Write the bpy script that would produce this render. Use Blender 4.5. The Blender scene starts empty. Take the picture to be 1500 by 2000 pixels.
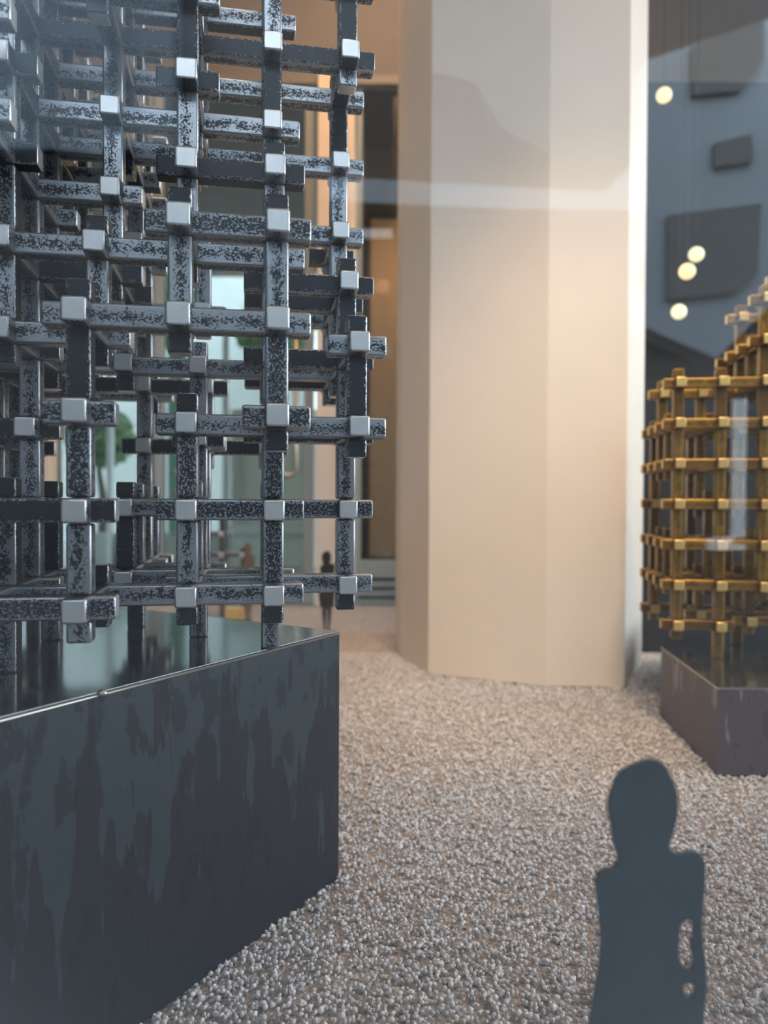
import bpy, bmesh, math, random
import numpy as np
from mathutils import Vector, Matrix

random.seed(7)
rng = np.random.default_rng(7)
S = 0.08                      # lattice spacing in metres
C = bpy.context.scene.collection
scn = bpy.context.scene

# ------------------------------------------------------------------ camera
PITCH, ROLL, YAW = 0.0154, 0.0051, 0.1737
FLOOR_Z = -5.74 * S           # the camera is the world origin, 0.46 m above the gravel
cam_d = bpy.data.cameras.new('camera')
cam = bpy.data.objects.new('camera', cam_d)
C.objects.link(cam)
Rx = Matrix(((1, 0, 0), (0, math.cos(PITCH), -math.sin(PITCH)), (0, math.sin(PITCH), math.cos(PITCH))))
Ry = Matrix(((math.cos(ROLL), 0, math.sin(ROLL)), (0, 1, 0), (-math.sin(ROLL), 0, math.cos(ROLL))))
W2C = Ry @ Rx
right, fwd, up = W2C[0], W2C[1], W2C[2]
m = Matrix.Identity(4)
for r in range(3):
    m[r][0] = right[r]; m[r][1] = up[r]; m[r][2] = -fwd[r]
cam.matrix_world = m
cam_d.sensor_fit = 'HORIZONTAL'
cam_d.sensor_width = 36.0
cam_d.lens = 36.0
cam_d.clip_start = 0.01
cam_d.clip_end = 100
cam_d.dof.use_dof = True
cam_d.dof.focus_distance = 0.76
cam_d.dof.aperture_fstop = 5.6
scn.camera = cam

# ------------------------------------------------------------------ view
scn.view_settings.view_transform = 'Standard'
scn.view_settings.look = 'None'
scn.view_settings.gamma = 1
scn.view_settings.use_curve_mapping = False
scn.view_settings.exposure = 1.1

# ------------------------------------------------------------------ world: overcast sky
SKY = 3.2
w = bpy.data.worlds.new('sky'); scn.world = w; w.use_nodes = True
nt = w.node_tree; nt.nodes.clear()
out = nt.nodes.new('ShaderNodeOutputWorld'); bg = nt.nodes.new('ShaderNodeBackground')
tc = nt.nodes.new('ShaderNodeTexCoord'); sep = nt.nodes.new('ShaderNodeSeparateXYZ')
cr = nt.nodes.new('ShaderNodeValToRGB')
cr.color_ramp.elements[0].position = 0.45; cr.color_ramp.elements[0].color = (0.30, 0.31, 0.32, 1)
cr.color_ramp.elements[1].position = 0.75; cr.color_ramp.elements[1].color = (0.72, 0.86, 1.0, 1)
e = cr.color_ramp.elements.new(0.52); e.color = (0.88, 0.95, 1.0, 1)
mr = nt.nodes.new('ShaderNodeMapRange'); mr.inputs[1].default_value = -1; mr.inputs[2].default_value = 1
nt.links.new(tc.outputs['Generated'], sep.inputs[0]); nt.links.new(sep.outputs['Z'], mr.inputs[0])
nt.links.new(mr.outputs[0], cr.inputs[0]); nt.links.new(cr.outputs[0], bg.inputs[0])
bg.inputs[1].default_value = SKY
nt.links.new(bg.outputs[0], out.inputs[0])

def area(name, loc, rot, sx, sy, power, col):
    d = bpy.data.lights.new(name, 'AREA'); d.shape = 'RECTANGLE'; d.size = sx; d.size_y = sy
    d.energy = power; d.color = col
    o = bpy.data.objects.new(name, d); o.location = loc; o.rotation_euler = rot; C.objects.link(o)
    return o
WARM = (1.0, 0.60, 0.32)
area('ceiling_lamp_light', (0.1, 2.5, 2.50), (0, 0, 0), 0.5, 0.5, 17, WARM)
area('ceiling_lamp_light', (-1.6, 2.2, 2.50), (0, 0, 0), 0.5, 0.5, 5, WARM)
area('ceiling_lamp_light', (1.35, 0.75, 2.50), (0, 0, 0), 0.5, 0.5, 6, WARM)

def spot(name, loc, target, power, size, col, rad=.06):
    d = bpy.data.lights.new(name, 'SPOT'); d.energy = power; d.spot_size = math.radians(size); d.spot_blend = 1.0
    d.color = col; d.shadow_soft_size = rad
    o = bpy.data.objects.new(name, d); C.objects.link(o); o.location = loc
    o.rotation_euler = (Vector(target) - Vector(loc)).to_track_quat('-Z', 'Y').to_euler()
spot('track_spot_light', (0.50, 0.30, 2.35), (0.50, 1.95, -0.35), 88, 36, (1, .70, .44), .12)
spot('track_spot_light', (0.1, 0.35, 2.35), (0.15, 1.85, -0.45), 42, 40, (1, .78, .58), .12)

# ------------------------------------------------------------------ helpers
def U(px, py, Y):
    """world point seen at photo pixel (px, py) on the plane y = Y"""
    d = W2C.transposed() @ Vector(((px - 750) / 1500, 1, -(py - 1000) / 1500))
    return d * (Y / d.y)
def G(px, py, z=FLOOR_Z):
    d = W2C.transposed() @ Vector(((px - 750) / 1500, 1, -(py - 1000) / 1500))
    return d * (z / d.z)

def link(name, bm, mats, parent=None, smooth=False):
    me = bpy.data.meshes.new(name); bm.normal_update(); bm.to_mesh(me); bm.free()
    for mm in (mats if isinstance(mats, (list, tuple)) else [mats]): me.materials.append(mm)
    if smooth:
        for p in me.polygons: p.use_smooth = True
    o = bpy.data.objects.new(name, me); C.objects.link(o)
    if parent: o.parent = parent
    return o
def tag(o, label=None, cat=None, group=None, kind=None):
    if label: o['label'] = label
    if cat: o['category'] = cat
    if group: o['group'] = group
    if kind: o['kind'] = kind
    return o
def struct(name, bm, mats, parent=None):
    o = link(name, bm, mats, parent)
    if not parent: o['kind'] = 'structure'
    return o
def thing(name, loc, label, cat, group=None, rotz=0):
    o = bpy.data.objects.new(name, None); C.objects.link(o); o.empty_display_size = 0.05
    o.location = loc; o.rotation_euler = (0, 0, rotz)
    return tag(o, label, cat, group)
def box(bm, lo, hi, mi=0, bevel=0, seg=2):
    lo = Vector(lo); hi = Vector(hi)
    g = bmesh.ops.create_cube(bm, size=1)
    c = (lo + hi) / 2; s = hi - lo
    for v in g['verts']: v.co = Vector((v.co.x * s.x + c.x, v.co.y * s.y + c.y, v.co.z * s.z + c.z))
    fs = {f for v in g['verts'] for f in v.link_faces}
    for f in fs: f.material_index = mi
    if bevel:
        es = list({e for v in g['verts'] for e in v.link_edges})
        bmesh.ops.bevel(bm, geom=es, offset=bevel, segments=seg, profile=0.5, affect='EDGES', clamp_overlap=True)
def boxbm(lo, hi, bevel=0):
    bm = bmesh.new(); box(bm, lo, hi, 0, bevel); return bm
def prism(bm, pts, z0, z1, mi_side=0, mi_top=0, bevel=0):
    vs = [bm.verts.new((x, y, z0)) for x, y in pts]
    f = bm.faces.new(vs)
    r = bmesh.ops.extrude_face_region(bm, geom=[f])
    nv = [x for x in r['geom'] if isinstance(x, bmesh.types.BMVert)]
    for v in nv: v.co.z = z1
    bmesh.ops.recalc_face_normals(bm, faces=bm.faces[:])
    for fc in bm.faces: fc.material_index = mi_top if abs(fc.normal.z) > .5 else mi_side
    if bevel:
        bmesh.ops.bevel(bm, geom=bm.edges[:], offset=bevel, segments=2, profile=.5, affect='EDGES', clamp_overlap=True)
def tube(bm, pts, r, n=10, cap=True):
    pts = [Vector(p) for p in pts]; rings = []
    for i, p in enumerate(pts):
        t = (pts[min(i + 1, len(pts) - 1)] - pts[max(i - 1, 0)]).normalized()
        a = t.orthogonal().normalized() if i == 0 else (a - t * a.dot(t)).normalized()
        b = t.cross(a); rr = r[i] if isinstance(r, (list, tuple)) else r
        rings.append([bm.verts.new(p + (a * math.cos(q) + b * math.sin(q)) * rr) for q in [2 * math.pi * k / n for k in range(n)]])
    for i in range(len(rings) - 1):
        for k in range(n):
            bm.faces.new((rings[i][k], rings[i][(k + 1) % n], rings[i + 1][(k + 1) % n], rings[i + 1][k]))
    if cap:
        bm.faces.new(rings[0][::-1]); bm.faces.new(rings[-1])

# ------------------------------------------------------------------ materials
def mat(name, col=(.5, .5, .5), rough=.5, metal=0.0, spec=.5):
    m = bpy.data.materials.new(name); m.use_nodes = True
    b = m.node_tree.nodes['Principled BSDF']
    b.inputs['Base Color'].default_value = (*col, 1); b.inputs['Roughness'].default_value = rough
    b.inputs['Metallic'].default_value = metal
    b.inputs['Specular IOR Level'].default_value = spec
    return m
class N:
    def __init__(s, m): s.t = m.node_tree; s.b = m.node_tree.nodes['Principled BSDF']
    def n(s, typ, **kw):
        x = s.t.nodes.new(typ)
        for k, v in kw.items(): setattr(x, k, v)
        return x
    def l(s, a, b): s.t.links.new(a, b)
    def val(s, v):
        return v
    def math(s, op, a, b=None, c=None, clamp=False):
        x = s.n('ShaderNodeMath', operation=op); x.use_clamp = clamp
        for i, v in enumerate((a, b, c)):
            if v is None: continue
            if isinstance(v, (int, float)): x.inputs[i].default_value = v
            else: s.l(v, x.inputs[i])
        return x.outputs[0]
    def mix(s, f, a, b):
        x = s.n('ShaderNodeMix', data_type='RGBA')
        for i, v in ((0, f), (6, a), (7, b)):
            if isinstance(v, (int, float)): x.inputs[i].default_value = v
            elif isinstance(v, tuple): x.inputs[i].default_value = (*v, 1)
            else: s.l(v, x.inputs[i])
        return x.outputs[2]
    def noise(s, vec, scale, detail=4, rough=.55):
        x = s.n('ShaderNodeTexNoise'); x.inputs['Scale'].default_value = scale
        x.inputs['Detail'].default_value = detail; x.inputs['Roughness'].default_value = rough
        if vec is not None: s.l(vec, x.inputs['Vector'])
        return x.outputs['Fac']
    def mapping(s, vec, sc=(1, 1, 1), loc=(0, 0, 0)):
        x = s.n('ShaderNodeMapping'); x.inputs['Scale'].default_value = sc; x.inputs['Location'].default_value = loc
        s.l(vec, x.inputs['Vector']); return x.outputs[0]
    def bump(s, h, strength=.2, dist=.001):
        x = s.n('ShaderNodeBump'); x.inputs['Strength'].default_value = strength; x.inputs['Distance'].default_value = dist
        s.l(h, x.inputs['Height']); s.l(x.outputs[0], s.b.inputs['Normal'])
    def step(s, v, lo, hi):
        x = s.n('ShaderNodeMapRange', interpolation_type='SMOOTHSTEP')
        s.l(v, x.inputs[0]); x.inputs[1].default_value = lo; x.inputs[2].default_value = hi
        return x.outputs[0]
    def pos(s): return s.n('ShaderNodeNewGeometry').outputs['Position']

def steel_bar(name, bright, dark, metal_b=.85, metal_d=.55):
    """rolled bar: some faces brushed bright with a speckled band of scale, some dark scale with worn bright edges"""
    m = mat(name); k = N(m)
    uv = k.n('ShaderNodeUVMap', uv_map='UVMap').outputs[0]; va = k.n('ShaderNodeUVMap', uv_map='Var').outputs[0]
    su = k.n('ShaderNodeSeparateXYZ'); k.l(uv, su.inputs[0])
    sv = k.n('ShaderNodeSeparateXYZ'); k.l(va, sv.inputs[0])
    r1, r2 = sv.outputs[0], sv.outputs[1]
    u, v = su.outputs[0], su.outputs[1]
    cb = k.n('ShaderNodeCombineXYZ'); k.l(u, cb.inputs[0]); k.l(k.math('MULTIPLY', v, .5), cb.inputs[1]); k.l(k.math('MULTIPLY', r2, 40), cb.inputs[2])
    vec = cb.outputs[0]
    n1 = k.noise(k.mapping(vec, (1, 1.25, 1)), 8.5, 5, .66)
    n2 = k.noise(vec, 1.3, 4, .6)
    n3 = k.noise(k.mapping(vec, (.15, 6, 1)), 9, 3, .6)
    e = k.math('ABSOLUTE', k.math('ADD', v, k.math('MULTIPLY', k.math('SUBTRACT', r2, .5), .35)))
    isdark = k.step(r1, .60, .62); mott = k.math('MULTIPLY', k.step(r1, .62, .63), k.math('SUBTRACT', 1, k.step(r1, .79, .80)))
    thrA = k.math('ADD', .455, k.math('MULTIPLY', k.math('POWER', e, 1.7), .27))
    thrA = k.math('ADD', thrA, k.math('MULTIPLY', k.math('SUBTRACT', .5, n2), .45))
    thrB = k.math('ADD', .30, k.math('MULTIPLY', k.math('POWER', k.math('ABSOLUTE', v), 5.0), .36))
    thrB = k.math('ADD', thrB, k.math('MULTIPLY', mott, .135))
    thr = k.math('ADD', k.math('MULTIPLY', thrA, k.math('SUBTRACT', 1, isdark)), k.math('MULTIPLY', thrB, isdark))
    d = k.step(k.math('SUBTRACT', n1, thr), -.012, .03)
    bcol = k.mix(n3, tuple(x * .82 for x in bright), tuple(min(1, x * 1.12) for x in bright))
    dcol = k.mix(n2, tuple(x * .75 for x in dark), tuple(x * 1.25 for x in dark))
    k.l(k.mix(d, bcol, dcol), k.b.inputs['Base Color'])
    k.l(k.math('ADD', .36, k.math('MULTIPLY', d, .06)), k.b.inputs['Roughness'])
    k.l(k.math('SUBTRACT', metal_b, k.math('MULTIPLY', d, metal_b - metal_d)), k.b.inputs['Metallic'])
    k.bump(k.math('SUBTRACT', 1, d), .25, .0002)
    return m
def steel_end(name, bright):
    m = mat(name, bright, .36, .8); k = N(m)
    va = k.n('ShaderNodeUVMap', uv_map='Var').outputs[0]; uv = k.n('ShaderNodeUVMap', uv_map='UVMap').outputs[0]
    rot = k.n('ShaderNodeVectorRotate', rotation_type='Z_AXIS'); k.l(uv, rot.inputs[0])
    sv = k.n('ShaderNodeSeparateXYZ'); k.l(va, sv.inputs[0]); k.l(k.math('MULTIPLY', sv.outputs[1], 6.28), rot.inputs['Angle'])
    n = k.noise(k.mapping(rot.outputs[0], (.25, 7, 1)), 2.2, 3, .6)
    n2 = k.noise(uv, 1.2, 3)
    nn = k.math('ADD', k.math('MULTIPLY', n, .7), k.math('MULTIPLY', n2, .3))
    k.l(k.mix(nn, tuple(x * .72 for x in bright), tuple(min(1, x * 1.2) for x in bright)), k.b.inputs['Base Color'])
    k.l(k.math('ADD', .28, k.math('MULTIPLY', n, .2)), k.b.inputs['Roughness'])
    k.bump(n, .12, .0003)
    return m
M_BAR = steel_bar('rolled_steel_bar', (.45, .50, .55), (.030, .038, .048))
M_END = steel_end('brushed_bar_end', (.80, .86, .91))
M_GOLD = steel_bar('gilded_bar', (.40, .235, .045), (.16, .085, .018), .85, .7)
M_GEND = steel_end('gilded_bar_end', (.95, .62, .24))

def plinth_side(name, base):
    m = mat(name, base, .42, .35, .35); k = N(m)
    p = k.pos()
    a = k.noise(k.mapping(p, (24, 24, 4.5)), 1.5, 2.5, .5)
    b = k.noise(k.mapping(p, (26, 26, 12)), 1.6, 6, .62)
    z = k.n('ShaderNodeSeparateXYZ'); k.l(p, z.inputs[0])
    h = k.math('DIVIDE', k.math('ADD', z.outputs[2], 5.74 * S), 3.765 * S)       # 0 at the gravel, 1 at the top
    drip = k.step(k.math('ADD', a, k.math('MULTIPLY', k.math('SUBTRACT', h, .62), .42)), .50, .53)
    spot = k.step(k.math('ADD', b, k.math('MULTIPLY', k.math('SUBTRACT', h, .5), .10)), .56, .60)
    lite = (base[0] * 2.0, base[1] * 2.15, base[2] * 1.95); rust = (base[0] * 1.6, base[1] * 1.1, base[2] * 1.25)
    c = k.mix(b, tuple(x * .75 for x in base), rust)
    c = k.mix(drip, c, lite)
    c = k.mix(k.math('MULTIPLY', spot, .6), c, (base[0] * .6, base[1] * .6, base[2] * .65))
    k.l(c, k.b.inputs['Base Color'])
    k.l(k.math('SUBTRACT', .46, k.math('MULTIPLY', drip, .08)), k.b.inputs['Roughness'])
    return m
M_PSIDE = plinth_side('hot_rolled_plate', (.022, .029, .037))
M_PTOP = mat('oiled_steel_top', (.11, .125, .13), .12, .85); k = N(M_PTOP)
nn = k.noise(k.mapping(k.pos(), (6, 14, 6)), 2.0, 5, .6)
k.l(k.math('ADD', .04, k.math('MULTIPLY', nn, .16)), k.b.inputs['Roughness'])
k.l(k.mix(nn, (.07, .085, .09), (.24, .27, .27)), k.b.inputs['Base Color'])
M_EDGE = mat('ground_edge', (.62, .58, .54), .3, .9)
M_CUT = mat('blued_sheet', (.060, .085, .10), .6, .1)
k = N(M_CUT); nn = k.noise(k.mapping(k.pos(), (9, 9, 9)), 2.2, 3)
k.l(k.mix(nn, (.075, .105, .125), (.14, .19, .215)), k.b.inputs['Base Color'])
M_BLACKCUT = mat('blackened_sheet', (.02, .018, .016), .6, .2)
M_BRONZE = mat('bronze_sheet', (.12, .075, .045), .5, .5)
def plaster(name, col, sc=5):
    m = mat(name, col, .75); k = N(m); n = k.noise(k.pos(), sc, 5, .6)
    k.l(k.mix(n, tuple(x * .94 for x in col), tuple(min(1, x * 1.05) for x in col)), k.b.inputs['Base Color'])
    k.bump(k.noise(k.pos(), 60, 3), .1, .002); return m
M_COL = plaster('column_paint', (.88, .80, .69))
M_TAN = plaster('tan_paint', (.185, .175, .16))
M_CEIL = plaster('ceiling_paint', (.66, .58, .50))
M_POST = plaster('cream_post_paint', (.86, .72, .57))
M_FRAME = mat('sage_grey_frame', (.33, .37, .35), .45)
M_DARK = mat('flat_dark', (.012, .012, .013), .7)
M_RAIL = mat('brushed_pull', (.55, .48, .38), .3, .9)
M_ORANGE = plaster('warm_room_paint', (.42, .33, .23))
M_WHITE = mat('white_enamel', (.80, .86, .90), .5)
M_PAVE = plaster('yard_paving', (.42, .46, .45), 3)
M_PALE = plaster('yard_wall', (.46, .52, .50), 1.2)
M_YWHITE = plaster('yard_sky_backing', (.74, .80, .82), 1.2)
M_CONC = plaster('street_concrete', (.30, .37, .42), .7)
M_CONC2 = plaster('street_slate_cladding', (.10, .13, .16), .7)
M_DWIN = mat('street_dark_pane', (.11, .125, .13), .6)
M_DFAC = mat('street_dark_stone', (.03, .03, .032), .6)
M_BARK = mat('bark', (.10, .07, .05), .8)
M_LEAF = mat('leaf_green', (.09, .20, .07), .6)
k = N(M_LEAF); nn = k.noise(k.pos(), 9, 2); k.l(k.mix(nn, (.05, .14, .05), (.20, .36, .14)), k.b.inputs['Base Color'])
M_AMBER = mat('gold_leaf_block', (.85, .58, .20), .35, .4)
M_ASPH = plaster('asphalt', (.03, .03, .032), 4)

def glass(name, f=2.0, tint=(1, 1, 1)):
    m = bpy.data.materials.new(name); m.use_nodes = True; t = m.node_tree; t.nodes.clear()
    o = t.nodes.new('ShaderNodeOutputMaterial'); mx = t.nodes.new('ShaderNodeMixShader')
    tr = t.nodes.new('ShaderNodeBsdfTransparent'); gl = t.nodes.new('ShaderNodeBsdfGlossy'); fr = t.nodes.new('ShaderNodeFresnel')
    mu = t.nodes.new('ShaderNodeMath'); mu.operation = 'MULTIPLY'; mu.use_clamp = True; mu.inputs[1].default_value = f
    tr.inputs[0].default_value = (*tint, 1); gl.inputs['Roughness'].default_value = 0.0; fr.inputs[0].default_value = 1.5
    t.links.new(fr.outputs[0], mu.inputs[0]); t.links.new(mu.outputs[0], mx.inputs[0])
    t.links.new(tr.outputs[0], mx.inputs[1]); t.links.new(gl.outputs[0], mx.inputs[2]); t.links.new(mx.outputs[0], o.inputs[0])
    return m
M_PANE = glass('shop_window_glass', 1.4)
M_DOORG = glass('door_glass', 1.0, (.62, .65, .63))
M_DOORW = glass('tinted_door_glass', 1.0, (.55, .52, .46))
def emis(name, col, st):
    m = mat(name, col); b = m.node_tree.nodes['Principled BSDF']
    b.inputs['Emission Color'].default_value = (*col, 1); b.inputs['Emission Strength'].default_value = st; return m
M_BULB = emis('warm_bulb', (1.0, .72, .38), .42)
M_BULBW = emis('pale_bulb', (.90, .88, .50), .36)

M_GRAV = mat('gravel_bed', (.42, .38, .35), .9); k = N(M_GRAV)
p = k.pos()
vo = k.n('ShaderNodeTexVoronoi'); vo.inputs['Scale'].default_value = 210; k.l(p, vo.inputs['Vector'])
vv = k.n('ShaderNodeSeparateColor'); k.l(vo.outputs['Color'], vv.inputs[0])
sp = vv.outputs[0]
big = k.noise(p, 2.6, 3)
c1 = k.mix(sp, (.29, .27, .25), (.74, .69, .64))
c1 = k.mix(k.math('MULTIPLY', k.step(big, .42, .62), .35), c1, (.52, .38, .26))
k.l(c1, k.b.inputs['Base Color'])
k.bump(k.math('SUBTRACT', 1, vo.outputs['Distance']), 1.0, .004)
M_STONE = mat('pebble', (.5, .47, .44), .85); k = N(M_STONE)
at = k.n('ShaderNodeAttribute', attribute_name='tone')
k.l(k.mix(at.outputs['Fac'], (.42, .43, .44), (.90, .90, .90)), k.b.inputs['Base Color'])

# ------------------------------------------------------------------ room shell
YW = 41.7 * S                 # rear shop front
YG = 0.115                    # street window
XL, XR = -3.4, 3.0
ZC = 2.55
bm = bmesh.new(); box(bm, (XL - .1, YG - .06, FLOOR_Z - .1), (XR + .1, YW + .1, FLOOR_Z - .004)); struct('floor', bm, M_GRAV)
bm = bmesh.new(); box(bm, (XL - .1, YG - .1, ZC), (XR + .1, YW + .1, ZC + .1)); struct('ceiling', bm, M_CEIL)
bm = bmesh.new(); box(bm, (XL - .1, YG - .05, FLOOR_Z), (XL, YW, ZC)); struct('wall_left', bm, M_TAN)
# right side: low wall with a tall window over it (second street front)
bm = bmesh.new(); box(bm, (XR, YG - .05, FLOOR_Z), (XR + .1, YW, FLOOR_Z + .25)); box(bm, (XR, YG - .05, 2.2), (XR + .1, YW, ZC)); struct('wall_right', bm, M_TAN)
bm = bmesh.new(); box(bm, (XR + .04, YG, FLOOR_Z + .25), (XR + .05, YW, 2.2)); struct('window_2', bm, M_PANE)
zt = U(740, 157, YW).z
bm = bmesh.new(); box(bm, (XL, YW, zt), (XR, YW + .1, ZC)); struct('wall_back', bm, M_TAN)
# street window: one pane with a head above it
bm = bmesh.new(); box(bm, (XL, YG, FLOOR_Z), (XR, YG + .0006, 2.35)); struct('window_1', bm, M_PANE)
bm = bmesh.new(); box(bm, (XL, YG - .05, 2.35), (XR, YG + .03, ZC)); struct('wall_front', bm, M_TAN)

# ------------------------------------------------------------------ gravel stones near the window (loose, uncountable)
def scatter(n, x0, x1, y0, y1, r0, r1, name):
    ico = bmesh.new(); bmesh.ops.create_icosphere(ico, subdivisions=1, radius=1)   # rounded chips
    V = np.array([v.co[:] for v in ico.verts]); F = np.array([[v.index for v in f.verts] for f in ico.faces]); ico.free()
    P = np.stack([rng.uniform(x0, x1, n), y0 + (y1 - y0) * rng.uniform(0, 1, n) ** 1.35, np.zeros(n)], 1)
    keep = np.ones(n, bool)
    for poly in (PL1, PL2, COLP):
        c = np.mean(poly, 0); inside = np.ones(n, bool)
        for i in range(len(poly)):
            a = np.array(poly[i]); b = np.array(poly[(i + 1) % len(poly)])
            cr_ = (b[0] - a[0]) * (P[:, 1] - a[1]) - (b[1] - a[1]) * (P[:, 0] - a[0])
            cc = (b[0] - a[0]) * (c[1] - a[1]) - (b[1] - a[1]) * (c[0] - a[0])
            inside &= (cr_ * np.sign(cc) > 0)
        keep &= ~inside
    P = P[keep]; n = len(P)
    R = rng.uniform(r0, r1, n)
    sc = rng.uniform(.65, 1.25, (n, 1, 3)) * R[:, None, None]
    ang = rng.uniform(0, 6.28, n); ca, sa = np.cos(ang), np.sin(ang)
    J = V[None] * (1 + rng.uniform(-.18, .18, (n, len(V), 1))) * sc
    X = J[:, :, 0] * ca[:, None] - J[:, :, 1] * sa[:, None]; Y = J[:, :, 0] * sa[:, None] + J[:, :, 1] * ca[:, None]
    P[:, 2] = FLOOR_Z + R * rng.uniform(-.2, .5, n)
    co = np.stack([X, Y, J[:, :, 2]], 2) + P[:, None, :]
    fi = (F[None] + (np.arange(n) * len(V))[:, None, None]).reshape(-1, 3)
    me = bpy.data.meshes.new(name)
    me.vertices.add(n * len(V)); me.vertices.foreach_set('co', co.reshape(-1).astype(np.float32))
    me.loops.add(fi.size); me.loops.foreach_set('vertex_index', fi.reshape(-1).astype(np.int32))
    me.polygons.add(len(fi)); me.polygons.foreach_set('loop_start', np.arange(0, fi.size, 3, dtype=np.int32))
    me.update(calc_edges=True)
    me.materials.append(M_STONE)
    at = me.attributes.new('tone', 'FLOAT', 'POINT')
    at.data.foreach_set('value', np.repeat(rng.beta(1.6, 1.3, n), len(V)).astype(np.float32))
    me.polygons.foreach_set('use_smooth', np.ones(len(fi), bool))
    o = bpy.data.objects.new(name, me); C.objects.link(o)
    return tag(o, 'loose pale gravel covering the display floor', 'gravel', kind='stuff')

# plan outlines (metres)
A = (-0.664 * S, 11.57 * S)
fdir = Vector((-2.76, -4.82)).normalized(); 
def off(p, d, t): return (p[0] + d[0] * t * S, p[1] + d[1] * t * S)
zt1 = -1.975 * S
b1 = G(288, 1191, zt1); bdir = (Vector((b1.x, b1.y)) - Vector(A)).normalized()
f1 = G(0, 1400, zt1); fdir = (Vector((f1.x, f1.y)) - Vector(A)).normalized()
PL1 = [A, off(A, fdir, 11.0), (-10 * S, 2.3 * S), (-12.5 * S, 6 * S), (-12.5 * S, 14 * S), off(A, bdir, 8.5)]
q = G(1400, 1515); q2 = G(1290, 1398)
PL2 = [(q.x, q.y), (q2.x, q2.y), (q2.x + 2.5 * S, q2.y + 5 * S), (q.x + 9 * S, q2.y + 5 * S), (q.x + 11.5 * S, q2.y), (q.x + 9 * S, q.y)]
cp = [G(781, 1283), G(836, 1316), G(1065, 1340), G(1220, 1342), G(1253, 1300)]
cpp = [(v.x, v.y) for v in cp]
back = [(cpp[4][0] + .02, cpp[4][1] + .30), (cpp[4][0] - .20, cpp[4][1] + .52), (cpp[0][0] + .22, cpp[0][1] + .45), (cpp[0][0] - .01, cpp[0][1] + .22)]
COLP = cpp + back
scatter(120000, -.32, 1.45, YG + .02, 2.3, .0016, .0032, 'gravel')

# ------------------------------------------------------------------ column
bm = bmesh.new(); prism(bm, COLP, FLOOR_Z, ZC, bevel=.0015)
struct('column', bm, M_COL)
bpy.data.objects['column'].name = 'trim_1'

# ------------------------------------------------------------------ plinths
def plinth(name, poly, z1, label, M, bead=None):
    t = thing(name, (poly[0][0], poly[0][1], FLOOR_Z), label, 'plinth')
    o0 = Vector((poly[0][0], poly[0][1], FLOOR_Z))
    loc = [(x - o0.x, y - o0.y) for x, y in poly]
    # side plates: each face of the plinth
    bm = bmesh.new(); prism(bm, loc, 0, z1 - FLOOR_Z - .003); link('plinth_body', bm, M, t)
    bm = bmesh.new(); prism(bm, loc, z1 - FLOOR_Z - .003, z1 - FLOOR_Z, bevel=.0006); link('top_plate', bm, M_PTOP, t)
    bm = bmesh.new(); n = len(loc)
    for i in range(n):
        a = Vector((*loc[i], z1 - FLOOR_Z - .0032)); b = Vector((*loc[(i + 1) % n], z1 - FLOOR_Z - .0032))
        tube(bm, [a, b], .0011, 8)
    e_ = link('edge_bead', bm, M_EDGE, t, True); e_['label'] = 'bright ground edge along the rim'
    if bead:
        bm = bmesh.new(); bmesh.ops.create_icosphere(bm, subdivisions=3, radius=.0034)
        for v in bm.verts: v.co = Vector((v.co.x * 1.25, v.co.y, v.co.z * .9)) + (Vector(bead) - o0)
        w_ = link('weld_bead', bm, M_EDGE, t, True); w_['label'] = 'shiny weld drop on the rim'
    return t
gy = G(206, 1350, zt1).y; gt = (gy - A[1]) / fdir.y; gn_ = Vector((-fdir.y, fdir.x)); gn_ = gn_ if gn_.x > 0 else -gn_
gb = Vector((A[0] + fdir.x * gt + gn_.x * .0012, gy + gn_.y * .0012))
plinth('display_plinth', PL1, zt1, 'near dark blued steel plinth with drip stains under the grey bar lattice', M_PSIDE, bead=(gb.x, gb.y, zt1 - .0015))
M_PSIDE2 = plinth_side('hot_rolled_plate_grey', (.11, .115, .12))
z2 = U(1398, 1342, q.y).z
plinth('display_plinth', PL2, z2, 'low grey steel plinth at right under the gold bar lattice', M_PSIDE2)

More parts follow.
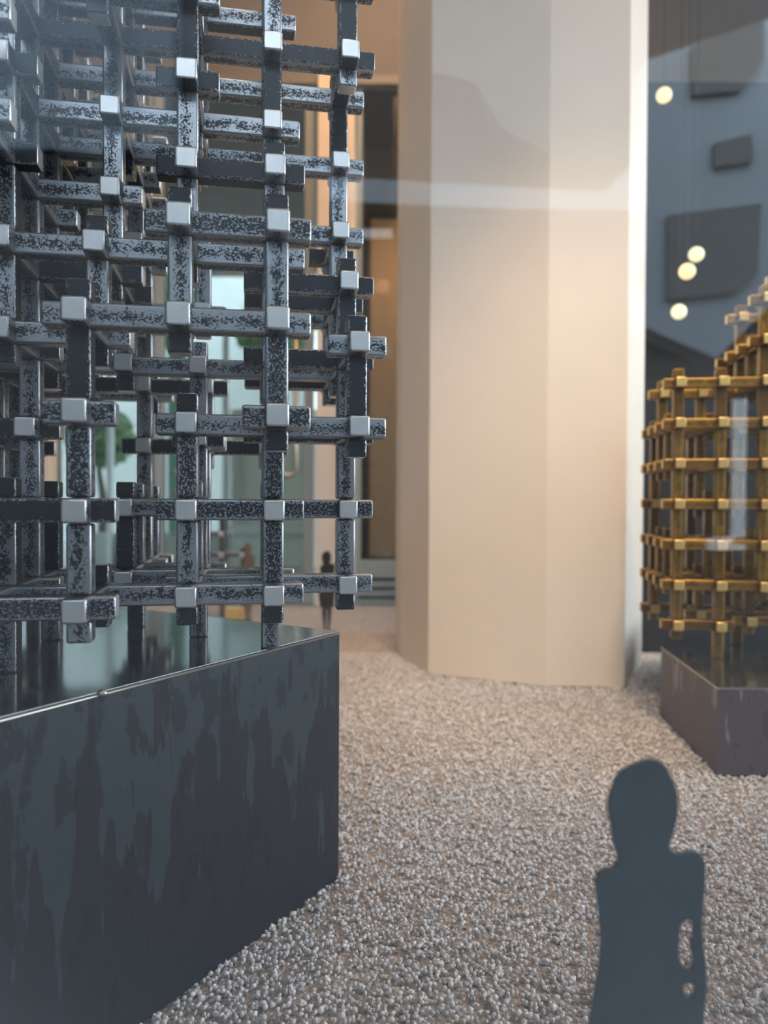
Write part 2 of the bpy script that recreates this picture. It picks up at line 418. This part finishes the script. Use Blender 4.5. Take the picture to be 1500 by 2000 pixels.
# ------------------------------------------------------------------ lattice bars
H = 0.125; EXT = 1.45 / 4
def bar_bm(axis, a, b, fixed, notch=None, front=None):
    """bar in lattice units along axis from a to b; notch = list of positions where a Z bar is cut by the X bar"""
    bm = bmesh.new()
    hw = {0: H, 1: H * 1.004, 2: H * .995}[axis]
    bev = .027
    def seg(p, q, hh, bv):
        lo = [0, 0, 0]; hi = [0, 0, 0]
        for c in range(3):
            if c == axis: lo[c], hi[c] = p, q
            else: lo[c], hi[c] = fixed[c] - hh, fixed[c] + hh
        box(bm, lo, hi, 0, bv, 2)
    segs = []
    if notch:
        g = .010; cuts = [a]
        for z in notch: cuts += [z - H - g, z + H + g]
        cuts.append(b)
        for i in range(0, len(cuts), 2):
            if cuts[i + 1] - cuts[i] > .03:
                seg(cuts[i], cuts[i + 1], hw, bev); segs.append(((cuts[i] + cuts[i + 1]) / 2, cuts[i + 1] - cuts[i]))
        seg(a + .05, b - .05, H * .6, 0)
    else: seg(a, b, hw, bev)
    uvl = bm.loops.layers.uv.new('UVMap'); var = bm.loops.layers.uv.new('Var')
    off_ = random.uniform(0, 60)
    rd = {}
    bm.normal_update()
    for f in bm.faces:
        n = f.normal; ax = max(range(3), key=lambda c: abs(n[c])); sg = n[ax] > 0
        cen = f.calc_center_median()
        end = ax == axis and (abs(cen[axis] - a) < .03 or abs(cen[axis] - b) < .03) and abs(n[axis]) > .9
        f.material_index = 1 if end else 0
        sid = 0
        if segs: sid = min(range(len(segs)), key=lambda q_: max(0, abs(cen[2] - segs[q_][0]) - segs[q_][1] / 2))
        key = (ax, sg, sid)
        if key not in rd:
            r_1 = random.random()
            if axis == 2 and segs and segs[sid][1] < .4: r_1 = min(1, r_1 + .25)
            if ax == 1 and not sg and front is not None:
                kk = (int(fixed[0]), int(fixed[1]), math.floor(segs[sid][0])) if axis == 2 else (int(fixed[1]), int(fixed[2]))
                r_1 = (.7 if kk in ((1, 0), (2, 0), (0, 1), (0, 1, 0), (0, 1, -1), (-1, 1, 0), (-2, 0, 0), (0, 0, 1), (0, 3), (0, -1)) else .9) if kk in front[axis] else .3 if axis == 0 else r_1 * .6 if segs[sid][1] > .4 else r_1
            rd[key] = (r_1, random.random())
        oth = [c for c in range(3) if c != axis]
        cr_ = [c for c in oth if c != ax][0] if ax != axis else oth[0]
        for lp in f.loops:
            co = lp.vert.co
            if end: lp[uvl].uv = ((co[oth[0]] - fixed[oth[0]]) / H + rd[key][0] * 9, (co[oth[1]] - fixed[oth[1]]) / H + rd[key][1] * 9)
            else: lp[uvl].uv = (co[axis] / H * .5 + off_ + 7 * ax, (co[cr_] - fixed[cr_]) / H)
            lp[var].uv = rd[key]
        if abs(n[ax]) > .999: f.smooth = False
        else: f.smooth = True
    return bm

def build_lattice(root, nodes, mats, no_y=(), legs=(), ground=None, limit=100, front=None):
    """nodes: set of (i,j,k). Bars are the maximal runs along each axis."""
    bars = []
    for axis in range(3):
        todo = set(nodes) - (set(no_y) if axis == 1 else set())
        while todo:
            n0 = next(iter(sorted(todo)))
            step = [0, 0, 0]; step[axis] = 1
            a = list(n0)
            while True:
                p = tuple(a[c] - step[c] for c in range(3))
                if p in todo: a = list(p)
                else: break
            b = list(a); run = [tuple(b)]
            while True:
                p = tuple(b[c] + step[c] for c in range(3))
                if p in todo: b = list(p); run.append(p)
                else: break
            todo -= set(run)
            lo, hi = a[axis] - EXT, b[axis] + EXT
            if axis == 2 and (a[0], a[1]) in legs and a[2] == min(k_ for (_, _, k_) in nodes): lo = ground
            bars.append((axis, lo, hi, a, [r_[axis] for r_ in run]))
    # largest in view first
    Mw = root.matrix_basis
    def score(bd):
        axis, lo, hi, a, _ = bd
        best = 0; acc = 0
        for t in np.linspace(lo, hi, 9):
            p = [float(x) for x in a]; p[axis] = t
            wp = Mw @ Vector(p); cpt = W2C @ wp
            if cpt.y <= 0: continue
            x = 750 + 1500 * cpt.x / cpt.y; y = 1000 - 1500 * cpt.z / cpt.y
            if -20 < x < 1520 and -20 < y < 2020: acc += 1 / cpt.y ** 3
        return acc * (hi - lo) * (.5 if axis == 1 else 1)
    bars.sort(key=score, reverse=True)
    rest = bmesh.new(); rest.loops.layers.uv.new('UVMap'); rest.loops.layers.uv.new('Var'); cnt = 0
    for n_, (axis, lo, hi, a, run) in enumerate(bars):
        bm = bar_bm(axis, lo, hi, [float(x) for x in a], run if axis == 2 else None, front if axis != 1 else None)
        if n_ < limit: link('bar', bm, mats, root)
        else:
            me = bpy.data.meshes.new('tmp'); bm.to_mesh(me); bm.free(); rest.from_mesh(me); bpy.data.meshes.remove(me); cnt += 1
    if cnt:
        o = link('bars', rest, mats, root); o['kind'] = 'stuff'
    else: rest.free()
    print('lattice bars', len(bars))

def rng_(a, b): return list(range(a, b + 1))
L = -6
lay = {
 0: {-1: rng_(L, -2), 0: rng_(L, -2), 1: [-2, 0], 2: [-2, -1, 0], 3: [-1, 0], 4: rng_(L, -3), 5: rng_(L, -3)},
 1: {-1: rng_(L, 0), 0: rng_(L, -3) + [-1, 0], 1: [-1, 0, 1], 2: rng_(L, -2) + [1], 3: rng_(L, 0), 4: rng_(L, -3) + [-1, 0],
     5: rng_(L, -3) + [-1], 6: rng_(L, -1), 7: rng_(L, -1), 8: rng_(L, -1)},
 2: {-1: rng_(L, -3) + [-1, 0, 1], 0: rng_(L, -3) + [-1, 0, 1], 1: rng_(L, -3) + [0, 1], 2: rng_(L, -3) + [0, 1],
     3: rng_(L, -2) + [0, 1], 4: rng_(L, -2), 5: rng_(L, 0), 6: rng_(L, 1), 7: rng_(L, 1), 8: rng_(L, 0)},
 3: {-1: rng_(L, 0), 0: rng_(L, 0), 1: [-1], 2: rng_(L, 1), 3: rng_(L, -2) + [0, 1], 4: rng_(L, -3) + [0, 1],
     5: rng_(L, 1), 6: rng_(L, 1), 7: rng_(L, 0), 8: rng_(L, 0)},
 4: {-1: rng_(L, -4) + [-2, -1], 0: rng_(L, -4) + [-2, -1], 1: rng_(L, -4) + [-1], 2: rng_(L, -3) + [0, 1],
     3: rng_(L, -1) + [1], 4: rng_(L, -1) + [1], 5: rng_(L, -2), 6: rng_(L, -2), 7: rng_(L, -2), 8: rng_(L, -2)},
 5: {-1: rng_(L, -4) + [-2], 0: rng_(L, -4) + [-2], 1: rng_(L, -4) + [-2, -1, 0], 2: rng_(L, -1),
     3: rng_(L, -2), 4: rng_(L, -2), 5: rng_(L, -2), 6: rng_(L, -2), 7: rng_(L, -3)},
 6: {-1: rng_(L, -4) + [-2], 0: rng_(L, -4) + [-2], 1: rng_(L, -4), 2: rng_(L, -2), 3: rng_(L, -3), 4: rng_(L, -3), 5: rng_(L, -4), 6: rng_(L, -4)},
}
nodes = {(i, j, k_) for j, d in lay.items() for k_, l in d.items() for i in l}
def lattice_root(name, origin, yaw, label):
    r = thing(name, (0, 0, 0), label, 'sculpture')
    r.rotation_euler = (0, 0, yaw); r.scale = (S, S, S)
    r.location = origin
    r.matrix_basis = Matrix.Translation(origin) @ Matrix.Rotation(yaw, 4, 'Z') @ Matrix.Scale(S, 4)
    return r
Rz = Matrix.Rotation(YAW, 4, 'Z')
org = Rz @ (Vector((.2838, 8.011 + EXT, -.1220)) * S)
lr = lattice_root('lattice_sculpture', org, YAW, 'large near lattice of grey square steel bars on the dark plinth')
build_lattice(lr, nodes, [M_BAR, M_END], no_y={(-3, 0, 5)}, legs={(-1, 3), (-3, 3), (-2, 4), (0, 2), (-3, 1), (-5, 1), (-5, 4), (-4, 6), (-5, 6)}, ground=-1.975 + .1220,
    front={0: {(0, 3), (0, 1), (0, 0), (0, -1), (1, 4), (1, 5), (2, 6), (2, 3), (2, 2), (3, 3), (4, 4), (5, 1), (3, 1), (2, 1), (1, 0), (2, 0), (4, 2), (5, 2), (6, 1)},
           2: {(-2, 0, 2), (-2, 0, 1), (-2, 0, 0), (-1, 0, 3), (-1, 0, 1), (0, 0, 3), (0, 0, 0), (0, 0, 1), (-1, 1, 0), (-1, 1, 5), (-1, 1, 1), (-1, 1, -2),
               (0, 1, 4), (0, 1, 0), (0, 1, -1), (0, 1, -2), (0, 2, 5), (1, 2, 3), (1, 2, 2), (1, 2, 6), (1, 2, -2), (1, 1, 2), (1, 1, 1), (1, 1, 0), (1, 3, 5),
               (-2, 1, 3), (-2, 1, -1), (-2, 1, 1), (-3, 3, -1), (-3, 3, 0), (-2, 3, -1), (-2, 3, 0), (-3, 1, 0), (-2, 4, -2)}})

# gold lattice on the low plinth
gn = set()
gh = {0: 6, 1: 6, 2: 8, 3: 9, 4: 10, 5: 10}
for i in range(6):
    for j in range(4):
        for k_ in range(0, gh[i] + 1 - (j % 2)):
            if random.random() < .80 or (j == 0 and i == 0): gn.add((i, j, k_))
gz = -3.06 * S
go = Vector((7.32 * S, 19.2 * S, gz))
gr = lattice_root('lattice_sculpture', go, -.16, 'gold bar lattice on the low plinth right of the white column')
build_lattice(gr, gn, [M_GOLD, M_GEND], legs={(0, 1), (1, 0), (2, 2), (3, 0), (4, 2), (5, 0)}, ground=(z2 - gz) / S)
# small lattice far behind
sn = set()
for i in range(3):
    for j in range(2):
        for k_ in range(0, 5 - i):
            if not (i == 1 and j == 1): sn.add((i, j, k_))
sn.add((3, 0, 0))
so = U(352, 1083, 37.0 * S)
M_BAR3 = steel_bar('distant_bar', (.30, .30, .30), (.06, .055, .05))
sr = lattice_root('lattice_sculpture', so, .05, 'small dark bar lattice standing on the gravel near the rear glass door')
build_lattice(sr, sn, [M_BAR3, M_END], legs={(0, 0), (2, 0), (0, 1), (3, 0)}, ground=(FLOOR_Z - so.z) / S + .05)

# ------------------------------------------------------------------ person silhouettes (sheet metal)
half_l = [(0, 0), (-33, 11), (-60, 27), (-74, 58), (-81, 88), (-75, 124), (-69, 162), (-61, 187), (-63, 206), (-96, 218), (-103, 233), (-99, 285),
          (-93, 354), (-96, 409), (-103, 450), (-114, 519), (-121, 600), (-119, 690), (-106, 760), (-100, 812), (-76, 815), (-70, 900), (-62, 985), (-50, 1070), (-44, 1130), (-58, 1160), (-56, 1168), (-18, 1168),
          (-17, 1120), (-14, 1040), (-8, 940), (-4, 840)]
half_r = [(4, 840), (10, 950), (12, 1050), (16, 1120), (14, 1168), (52, 1168), (54, 1158), (42, 1120), (50, 1040), (62, 940), (66, 850), (68, 812), (96, 808), (104, 740), (112, 650), (114, 560), (116, 500),
          (120, 452), (118, 408), (112, 368), (110, 313), (114, 258), (114, 212), (107, 192), (90, 183), (55, 186), (42, 173), (47, 151), (55, 124), (58, 88), (56, 66), (42, 30), (25, 6)]
hole1 = [(72, 322), (86, 320), (93, 346), (88, 376), (94, 404), (86, 418), (70, 407), (63, 388), (64, 355)]
hole2 = [(76, 446), (92, 448), (96, 468), (84, 476), (74, 462)]
def silhouette(name, foot, sc, rotz, M, label, holes=True):
    outl = half_l + half_r
    t = thing(name, foot, label, 'figure', rotz=rotz)
    cu = bpy.data.curves.new('tmp', 'CURVE'); cu.dimensions = '2D'; cu.fill_mode = 'BOTH'; cu.extrude = .0012; cu.bevel_depth = .0002
    for pts in [outl] + ([hole1, hole2] if holes else []):
        s_ = cu.splines.new('BEZIER'); s_.bezier_points.add(len(pts) - 1)
        for bp, (x, y) in zip(s_.bezier_points, pts):
            bp.co = (x * sc, (1168 - y) * sc, 0); bp.handle_left_type = bp.handle_right_type = 'AUTO'
        s_.use_cyclic_u = True; s_.resolution_u = 3
    oc = bpy.data.objects.new('tmp', cu); C.objects.link(oc)
    dg = bpy.context.evaluated_depsgraph_get(); dg.update()
    me = bpy.data.meshes.new_from_object(oc.evaluated_get(dg)); bpy.data.objects.remove(oc); bpy.data.curves.remove(cu)
    me.transform(Matrix.Rotation(math.pi / 2, 4, 'X')); me.materials.clear(); me.materials.append(M)
    o = bpy.data.objects.new('body_cutout', me); C.objects.link(o); o.parent = t
    bm = boxbm((-70 * sc, -.012, -.001), (60 * sc, .012, .0012)); link('foot_plate', bm, M, t)
    return t
d1 = 5.1 * S; px2m = d1 / 1500
hb = U(1267, 1483, d1)
silhouette('person_silhouette', (hb.x, d1, hb.z - 1168 * px2m), px2m, .06, M_CUT, 'large blurred blue-grey sheet metal person silhouette in the right foreground')
d2 = 33.4 * S
hb = U(639, 1076, d2); f2 = (hb.z - FLOOR_Z) / 1168
silhouette('person_silhouette', (hb.x, d2, FLOOR_Z), f2, -.1, M_BLACKCUT, 'small black person silhouette standing before the cream post', False)
d3 = 36.2 * S
hb = U(485, 1060, d3); f3 = (hb.z - FLOOR_Z) / 1168
silhouette('person_silhouette', (hb.x, d3, FLOOR_Z), f3, .9, M_BRONZE, 'small bronze brown person silhouette turned sideways beside the small dark lattice', False)
g_ = G(461, 1209)
t = link('gold_block', boxbm((g_.x - .035, g_.y - .02, FLOOR_Z), (g_.x + .030, g_.y + .02, FLOOR_Z + .045), .002), M_AMBER)
tag(t, 'small amber gold block on the gravel beside the bronze figure', 'block')

# ------------------------------------------------------------------ rear shop front
def rect(px0, py0, px1, py1, Y, th=.05):
    a = U(px0, py1, Y); b = U(px1, py0, Y)
    return (a.x, Y, a.z), (b.x, Y + th, b.z)
def zfloor(lo): return (lo[0], lo[1], FLOOR_Z)
ztop = zt
def post(px0, px1, nm, Y=YW - .03, th=.12):
    lo, hi = rect(px0, 150, px1, 1190, Y, th)
    bm = bmesh.new(); box(bm, zfloor(lo), (hi[0], hi[1], ztop + .02), 0, .003)
    xm = (lo[0] + hi[0]) / 2
    box(bm, (xm + .012, Y - .006, FLOOR_Z), (hi[0] - .012, Y + .01, ztop), 0, .002)
    return struct(nm, bm, M_POST)
post(617, 692, 'trim_2'); post(84, 97, 'trim_3'); post(-260, 12, 'trim_4')
def door(nm, px0, px1, top_py, glassM, frame=M_FRAME, st=14, kick=1094, handle=None, slats=False):
    """framed glass door; st = stile width in photo pixels"""
    t = bpy.data.objects.new(nm, None); C.objects.link(t); t['kind'] = 'structure'
    Y = YW + .02
    lo, hi = rect(px0, top_py, px1, kick, Y, .045)
    x0, x1 = lo[0], hi[0]; zk = lo[2]; z1 = hi[2]; sw = st * YW / 1500
    t.location = ((x0 + x1) / 2, Y, FLOOR_Z); o0 = t.location
    def b_(bm, a, b, bv=.003): box(bm, Vector(a) - o0, Vector(b) - o0, 0, bv)
    bm = bmesh.new()
    b_(bm, (x0, Y, FLOOR_Z), (x0 + sw, Y + .045, z1)); b_(bm, (x1 - sw, Y, FLOOR_Z), (x1, Y + .045, z1))
    b_(bm, (x0 + sw, Y + .001, z1 - sw), (x1 - sw, Y + .044, z1)); b_(bm, (x0 + sw, Y + .001, FLOOR_Z), (x1 - sw, Y + .044, zk))
    link('door_frame', bm, frame, t)
    bm = bmesh.new(); b_(bm, (x0 + sw, Y + .02, zk), (x1 - sw, Y + .024, z1 - sw), 0); link('door_glass', bm, glassM, t)
    if slats:
        zs = [U(740, y, Y).z for y in (1128, 1146, 1164)]
        for z in zs:
            bm = bmesh.new(); b_(bm, (x0 + .01, Y - .006, z - .012), (x1 - .01, Y + .002, z + .0), .001); link('vent_slat', bm, M_DARK, t)
    if handle:
        (hx0, hy0, hx1, hy1) = handle
        a = U(hx0, hy0, Y); b = U(hx1, hy1, Y); bm = bmesh.new(); r = (b.x - a.x) / 2; xc = (a.x + b.x) / 2
        pts = [Vector((a.x, Y, a.z)) , Vector((a.x, Y - .05, a.z))]
        pts += [Vector((xc - r * math.cos(q_), Y - .05, b.z + r - r * math.sin(q_))) for q_ in np.linspace(0, math.pi, 9)]
        pts += [Vector((b.x, Y - .05, a.z)), Vector((b.x, Y, a.z))]
        tube(bm, [p_ - o0 for p_ in pts], .011, 10); link('pull_handle', bm, M_RAIL, t, True)
    return t
door('door_1', 300, 614, 158, M_DOORG, st=18, handle=(552, 640, 580, 930), kick=1150)
door('door_2', 694, 1030, 160, M_DOORW, st=10, slats=True)
door('door_3', 100, 298, 158, M_DOORG, st=8, kick=1150)
# lintel band over the doors (dark header) and a dark sheet in place of the unlit storefront at right
lo, hi = rect(97, 148, 1040, 160, YW - .01, .06); struct('trim_5', boxbm(lo, hi), mat('header_grey', (.20, .19, .17), .5))
lo, hi = rect(1030, 160, 1700, 1190, YW, .08); struct('wall_right_rear', boxbm((lo[0], lo[1], FLOOR_Z), (XR, hi[1], ztop)), M_DARK)
bpy.data.objects['wall_right_rear'].name = 'wall_rear'
lo, hi = rect(-260, 158, 84, 1190, YW, .04); 
bm = boxbm((XL, lo[1], FLOOR_Z), (hi[0], hi[1], ztop)); struct('window_3', bm, M_DOORG)
# dark interior partition standing behind the gold lattice
bm = boxbm((cpp[4][0] + .02, 2.35, FLOOR_Z), (XR, 2.40, U(1400, 700, 2.35).z))
tag(link('partition_screen', bm, M_DARK), 'dark partition screen standing behind the gold lattice', 'screen')

# ------------------------------------------------------------------ beyond the doors
xp = U(655, 1000, YW).x
struct('floor_yard', boxbm((-6, YW + .1, FLOOR_Z - .12), (xp, 9.5, FLOOR_Z - .02)), M_PAVE); bpy.data.objects['floor_yard'].name = 'floor_2'
# warm room behind the right-hand door
struct('wall_inner', boxbm((xp, YW + .1, FLOOR_Z), (xp + .06, 5.6, ZC)), M_ORANGE)
struct('wall_end', boxbm((xp, 5.6, FLOOR_Z), (XR, 5.66, ZC)), M_ORANGE)
struct('floor_3', boxbm((xp, YW + .1, FLOOR_Z - .1), (XR, 5.66, FLOOR_Z - .01)), M_TAN)
struct('ceiling_2', boxbm((xp, YW + .1, ZC), (XR, 5.66, ZC + .05)), M_TAN)
area('rear_room_lamp_light', (xp + .55, 4.6, 1.9), (0, 0, 0), .3, .3, 6, (1, .62, .30))
# tall cream cabinet inside the warm room
c0 = U(745, 430, 5.3); c1 = U(815, 1100, 5.3)
t = thing('tall_cabinet', ((c0.x + c1.x) / 2, 5.3, FLOOR_Z), 'tall tan cabinet behind the tinted door glass', 'cabinet')
hw_ = (c1.x - c0.x) / 2 + .1
link('cabinet_body', boxbm((-hw_, -.15, 0), (hw_, .2, c0.z - FLOOR_Z), .004), M_TAN, t)
link('cabinet_door', boxbm((-hw_ + .03, -.165, .08), (hw_ - .03, -.15, c0.z - FLOOR_Z - .05), .003), M_POST, t)
# yard wall raised in white to stand in for bright sky, white window frame, awning
struct('wall_yard', boxbm((-6, 8.6, FLOOR_Z), (xp + 1.5, 8.7, 3.2)), M_YWHITE); bpy.data.objects['wall_yard'].name = 'wall_far'
Yf = 5.4
t = thing('glazing_frame', (U(437, 1030, Yf).x, Yf, FLOOR_Z - .02), 'white glazing frame with crossing bars beyond the rear door', 'frame')
o0 = t.location
def yb(px0, py0, px1, py1, nm, th=.05, M=M_WHITE):
    lo, hi = rect(px0, py0, px1, py1, Yf, th); link(nm, boxbm(Vector(lo) - o0, Vector(hi) - o0, .002), M, t)
yb(434, 640, 446, 1042, 'mullion'); yb(446, 1026, 620, 1042, 'transom'); yb(434, 620, 620, 632, 'transom'); yb(208, 640, 218, 1180, 'mullion')
lo, hi = rect(450, 800, 640, 1026, Yf + .07, .02)
tag(link('infill_panel', boxbm((lo[0], lo[1], FLOOR_Z - .02), hi), plaster('infill_paint', (.80, .88, .84))), 'grey green infill board behind the white glazing frame', 'panel')
lo, hi = rect(160, 1042, 448, 1215, Yf + .06, .05); lo = (lo[0], lo[1], FLOOR_Z - .02)
tag(link('low_panel', boxbm(lo, hi), M_PALE), 'low grey green panel left of the white glazing frame', 'panel')
zs = U(430, 525, 6.0).z
struct('ceiling_3', boxbm((-6, YW + .1, zs), (xp, 6.0, zs + .15)), M_TAN)
struct('wall_soffit', boxbm((-6, 5.9, zs - .05), (xp, 6.05, zs + .7)), M_TAN)

def tree(x, y, z0, h, r, n, label):
    t = thing('tree', (x, y, z0), label, 'tree', 'trees in the rear yard')
    bm = bmesh.new(); tube(bm, [(0, 0, 0), (.03, .02, h * .4), (-.02, 0, h * .75)], [.05, .04, .02], 8); link('trunk', bm, M_BARK, t, True)
    bm = bmesh.new()
    for _ in range(n):
        v = Vector((random.gauss(0, 1), random.gauss(0, 1), random.gauss(0, 1))).normalized() * random.uniform(.35, 1) ** .6
        c = Vector((v.x * r, v.y * r, h + v.z * r * .9)); s_ = random.uniform(.03, .06)
        a = Vector((random.gauss(0, 1), random.gauss(0, 1), random.gauss(0, 1))).normalized(); b = a.orthogonal().normalized()
        vs = [bm.verts.new(c + a * s_), bm.verts.new(c + b * s_ * .5), bm.verts.new(c - a * s_), bm.verts.new(c - b * s_ * .5)]
        bm.faces.new(vs)
    link('foliage', bm, M_LEAF, t)
u = U(320, 590, 7.2); tree(u.x - .15, 7.2, FLOOR_Z - .02, u.z - FLOOR_Z, .48, 2600, 'leafy green tree seen through the rear glass left of the mullion')
u = U(520, 640, 8.0); tree(u.x + .1, 8.0, FLOOR_Z - .02, u.z - FLOOR_Z, .42, 2200, 'leafy green tree seen through the rear door above the transom')
u = U(196, 850, 6.8); tree(u.x, 6.8, FLOOR_Z - .02, u.z - FLOOR_Z, .30, 1400, 'low green shrub seen through the narrow left rear door')
u = U(235, 800, 7.0)
bm = boxbm((u.x + .18, 7.9, FLOOR_Z - .02), (u.x + .34, 8.0, 1.6)); tag(link('green_panel', bm, mat('bottle_green', (.06, .16, .11), .4)), 'dark green upright panel beyond the left rear door', 'panel')

# ceiling spots seen over the gold lattice
for (px, py, M, lab) in ((1297, 186, M_BULB, 'topmost small warm hanging bulb, just right of the column'),
                         (1360, 497, M_BULBW, 'pale hanging bulb, upper of the close pair above the gold lattice'),
                         (1342, 530, M_BULB, 'warm hanging bulb, lower of the close pair above the gold lattice'),
                         (1326, 609, M_BULBW, 'lowest yellowish hanging bulb, just over the gold lattice')):
    Y = 2.25 if py != 530 else 2.10; p_ = U(px, py, Y)
    t = thing('hanging_bulb', p_, lab, 'lamp', 'hanging bulbs over the gold lattice')
    bm = bmesh.new(); bmesh.ops.create_icosphere(bm, subdivisions=3, radius=.022); link('bulb', bm, M, t, True)
    bm = bmesh.new(); tube(bm, [(0, 0, .02), (0, 0, ZC - p_.z)], .0012, 6); link('cord', bm, M_DARK, t)

# ------------------------------------------------------------------ the street behind the camera (seen as reflections)
struct('floor_street', boxbm((-14, -9, FLOOR_Z - .3), (14, YG - .07, FLOOR_Z - .15)), M_ASPH); bpy.data.objects['floor_street'].name = 'floor_4'
YS = -6.0; DM = 2 * YG - YS
def ms(px0, py0, px1, py1, d0=0.0, d1=.3):
    a = U(px0, py1, DM); b = U(px1, py0, DM)
    return (a.x, YS - d1, a.z), (b.x, YS - d0, b.z)
t = thing('street_building', (0, YS - .5, FLOOR_Z - .15), 'building across the street mirrored in the shop glass', 'building')
o0 = t.location
def sb(nm, r_, M, dz=0): 
    lo, hi = r_; link(nm, boxbm(Vector(lo) - o0, Vector(hi) - o0, .01), M, t)
sb('dark_facade', ((-11, YS - .9, FLOOR_Z - .15), (11, YS - .5, 4.5)), M_DFAC)
sb('slate_bay', ms(-900, -100, 336, 286), M_CONC2)
def panel(pts, nm, M, y0, th):
    bm = bmesh.new(); vs = []
    for a, b in pts:
        p_ = U(a, b, DM); vs.append(bm.verts.new(Vector((p_.x, YS + y0, p_.z)) - o0))
    f = bm.faces.new(vs); r_ = bmesh.ops.extrude_face_region(bm, geom=[f])
    for x in r_['geom']:
        if isinstance(x, bmesh.types.BMVert): x.co.y -= th
    bmesh.ops.recalc_face_normals(bm, faces=bm.faces[:]); link(nm, bm, M, t)
panel([(1262, 118), (1500, 38), (1850, -80), (2300, -80), (2300, 560), (1500, 600), (1400, 700), (1262, 640), (1262, 412), (1000, 408), (640, 392), (640, 345), (1180, 374), (1250, 305)], 'pale_bay', M_CONC, 0, .3)
panel([(845, -60), (1075, -60), (1075, 300), (980, 250), (930, 160), (845, 140)], 'shaded_bay', M_DWIN, 0, .3)
panel([(1348, 98), (1485, 48), (1485, 125), (1440, 185), (1348, 193)], 'clipped_window', M_DWIN, .06, .12)
panel([(1300, 425), (1480, 402), (1472, 540), (1430, 575), (1300, 590)], 'clipped_window', M_DWIN, .06, .12)
panel([(1390, 285), (1462, 268), (1465, 322), (1390, 332)], 'clipped_window', M_DWIN, .06, .12)
panel([(1520, 220), (1660, 200), (1660, 360), (1600, 400), (1520, 390)], 'clipped_window', M_DWIN, .06, .12)
u0 = U(1440, 780, DM - .6); u1 = U(1440, 1062, DM - .6); u2 = U(1382, 1062, DM - .6)
tb = thing('street_sign_frame', (u1.x, YS + .6, u1.z), 'white angled bracket mirrored over the gold lattice', 'bracket')
link('upright', boxbm((-.045, -.03, 0), (.045, .03, u0.z - u1.z)), M_WHITE, tb); link('arm', boxbm((u2.x - u1.x, -.03, -.045), (.045, .03, .045)), M_WHITE, tb)
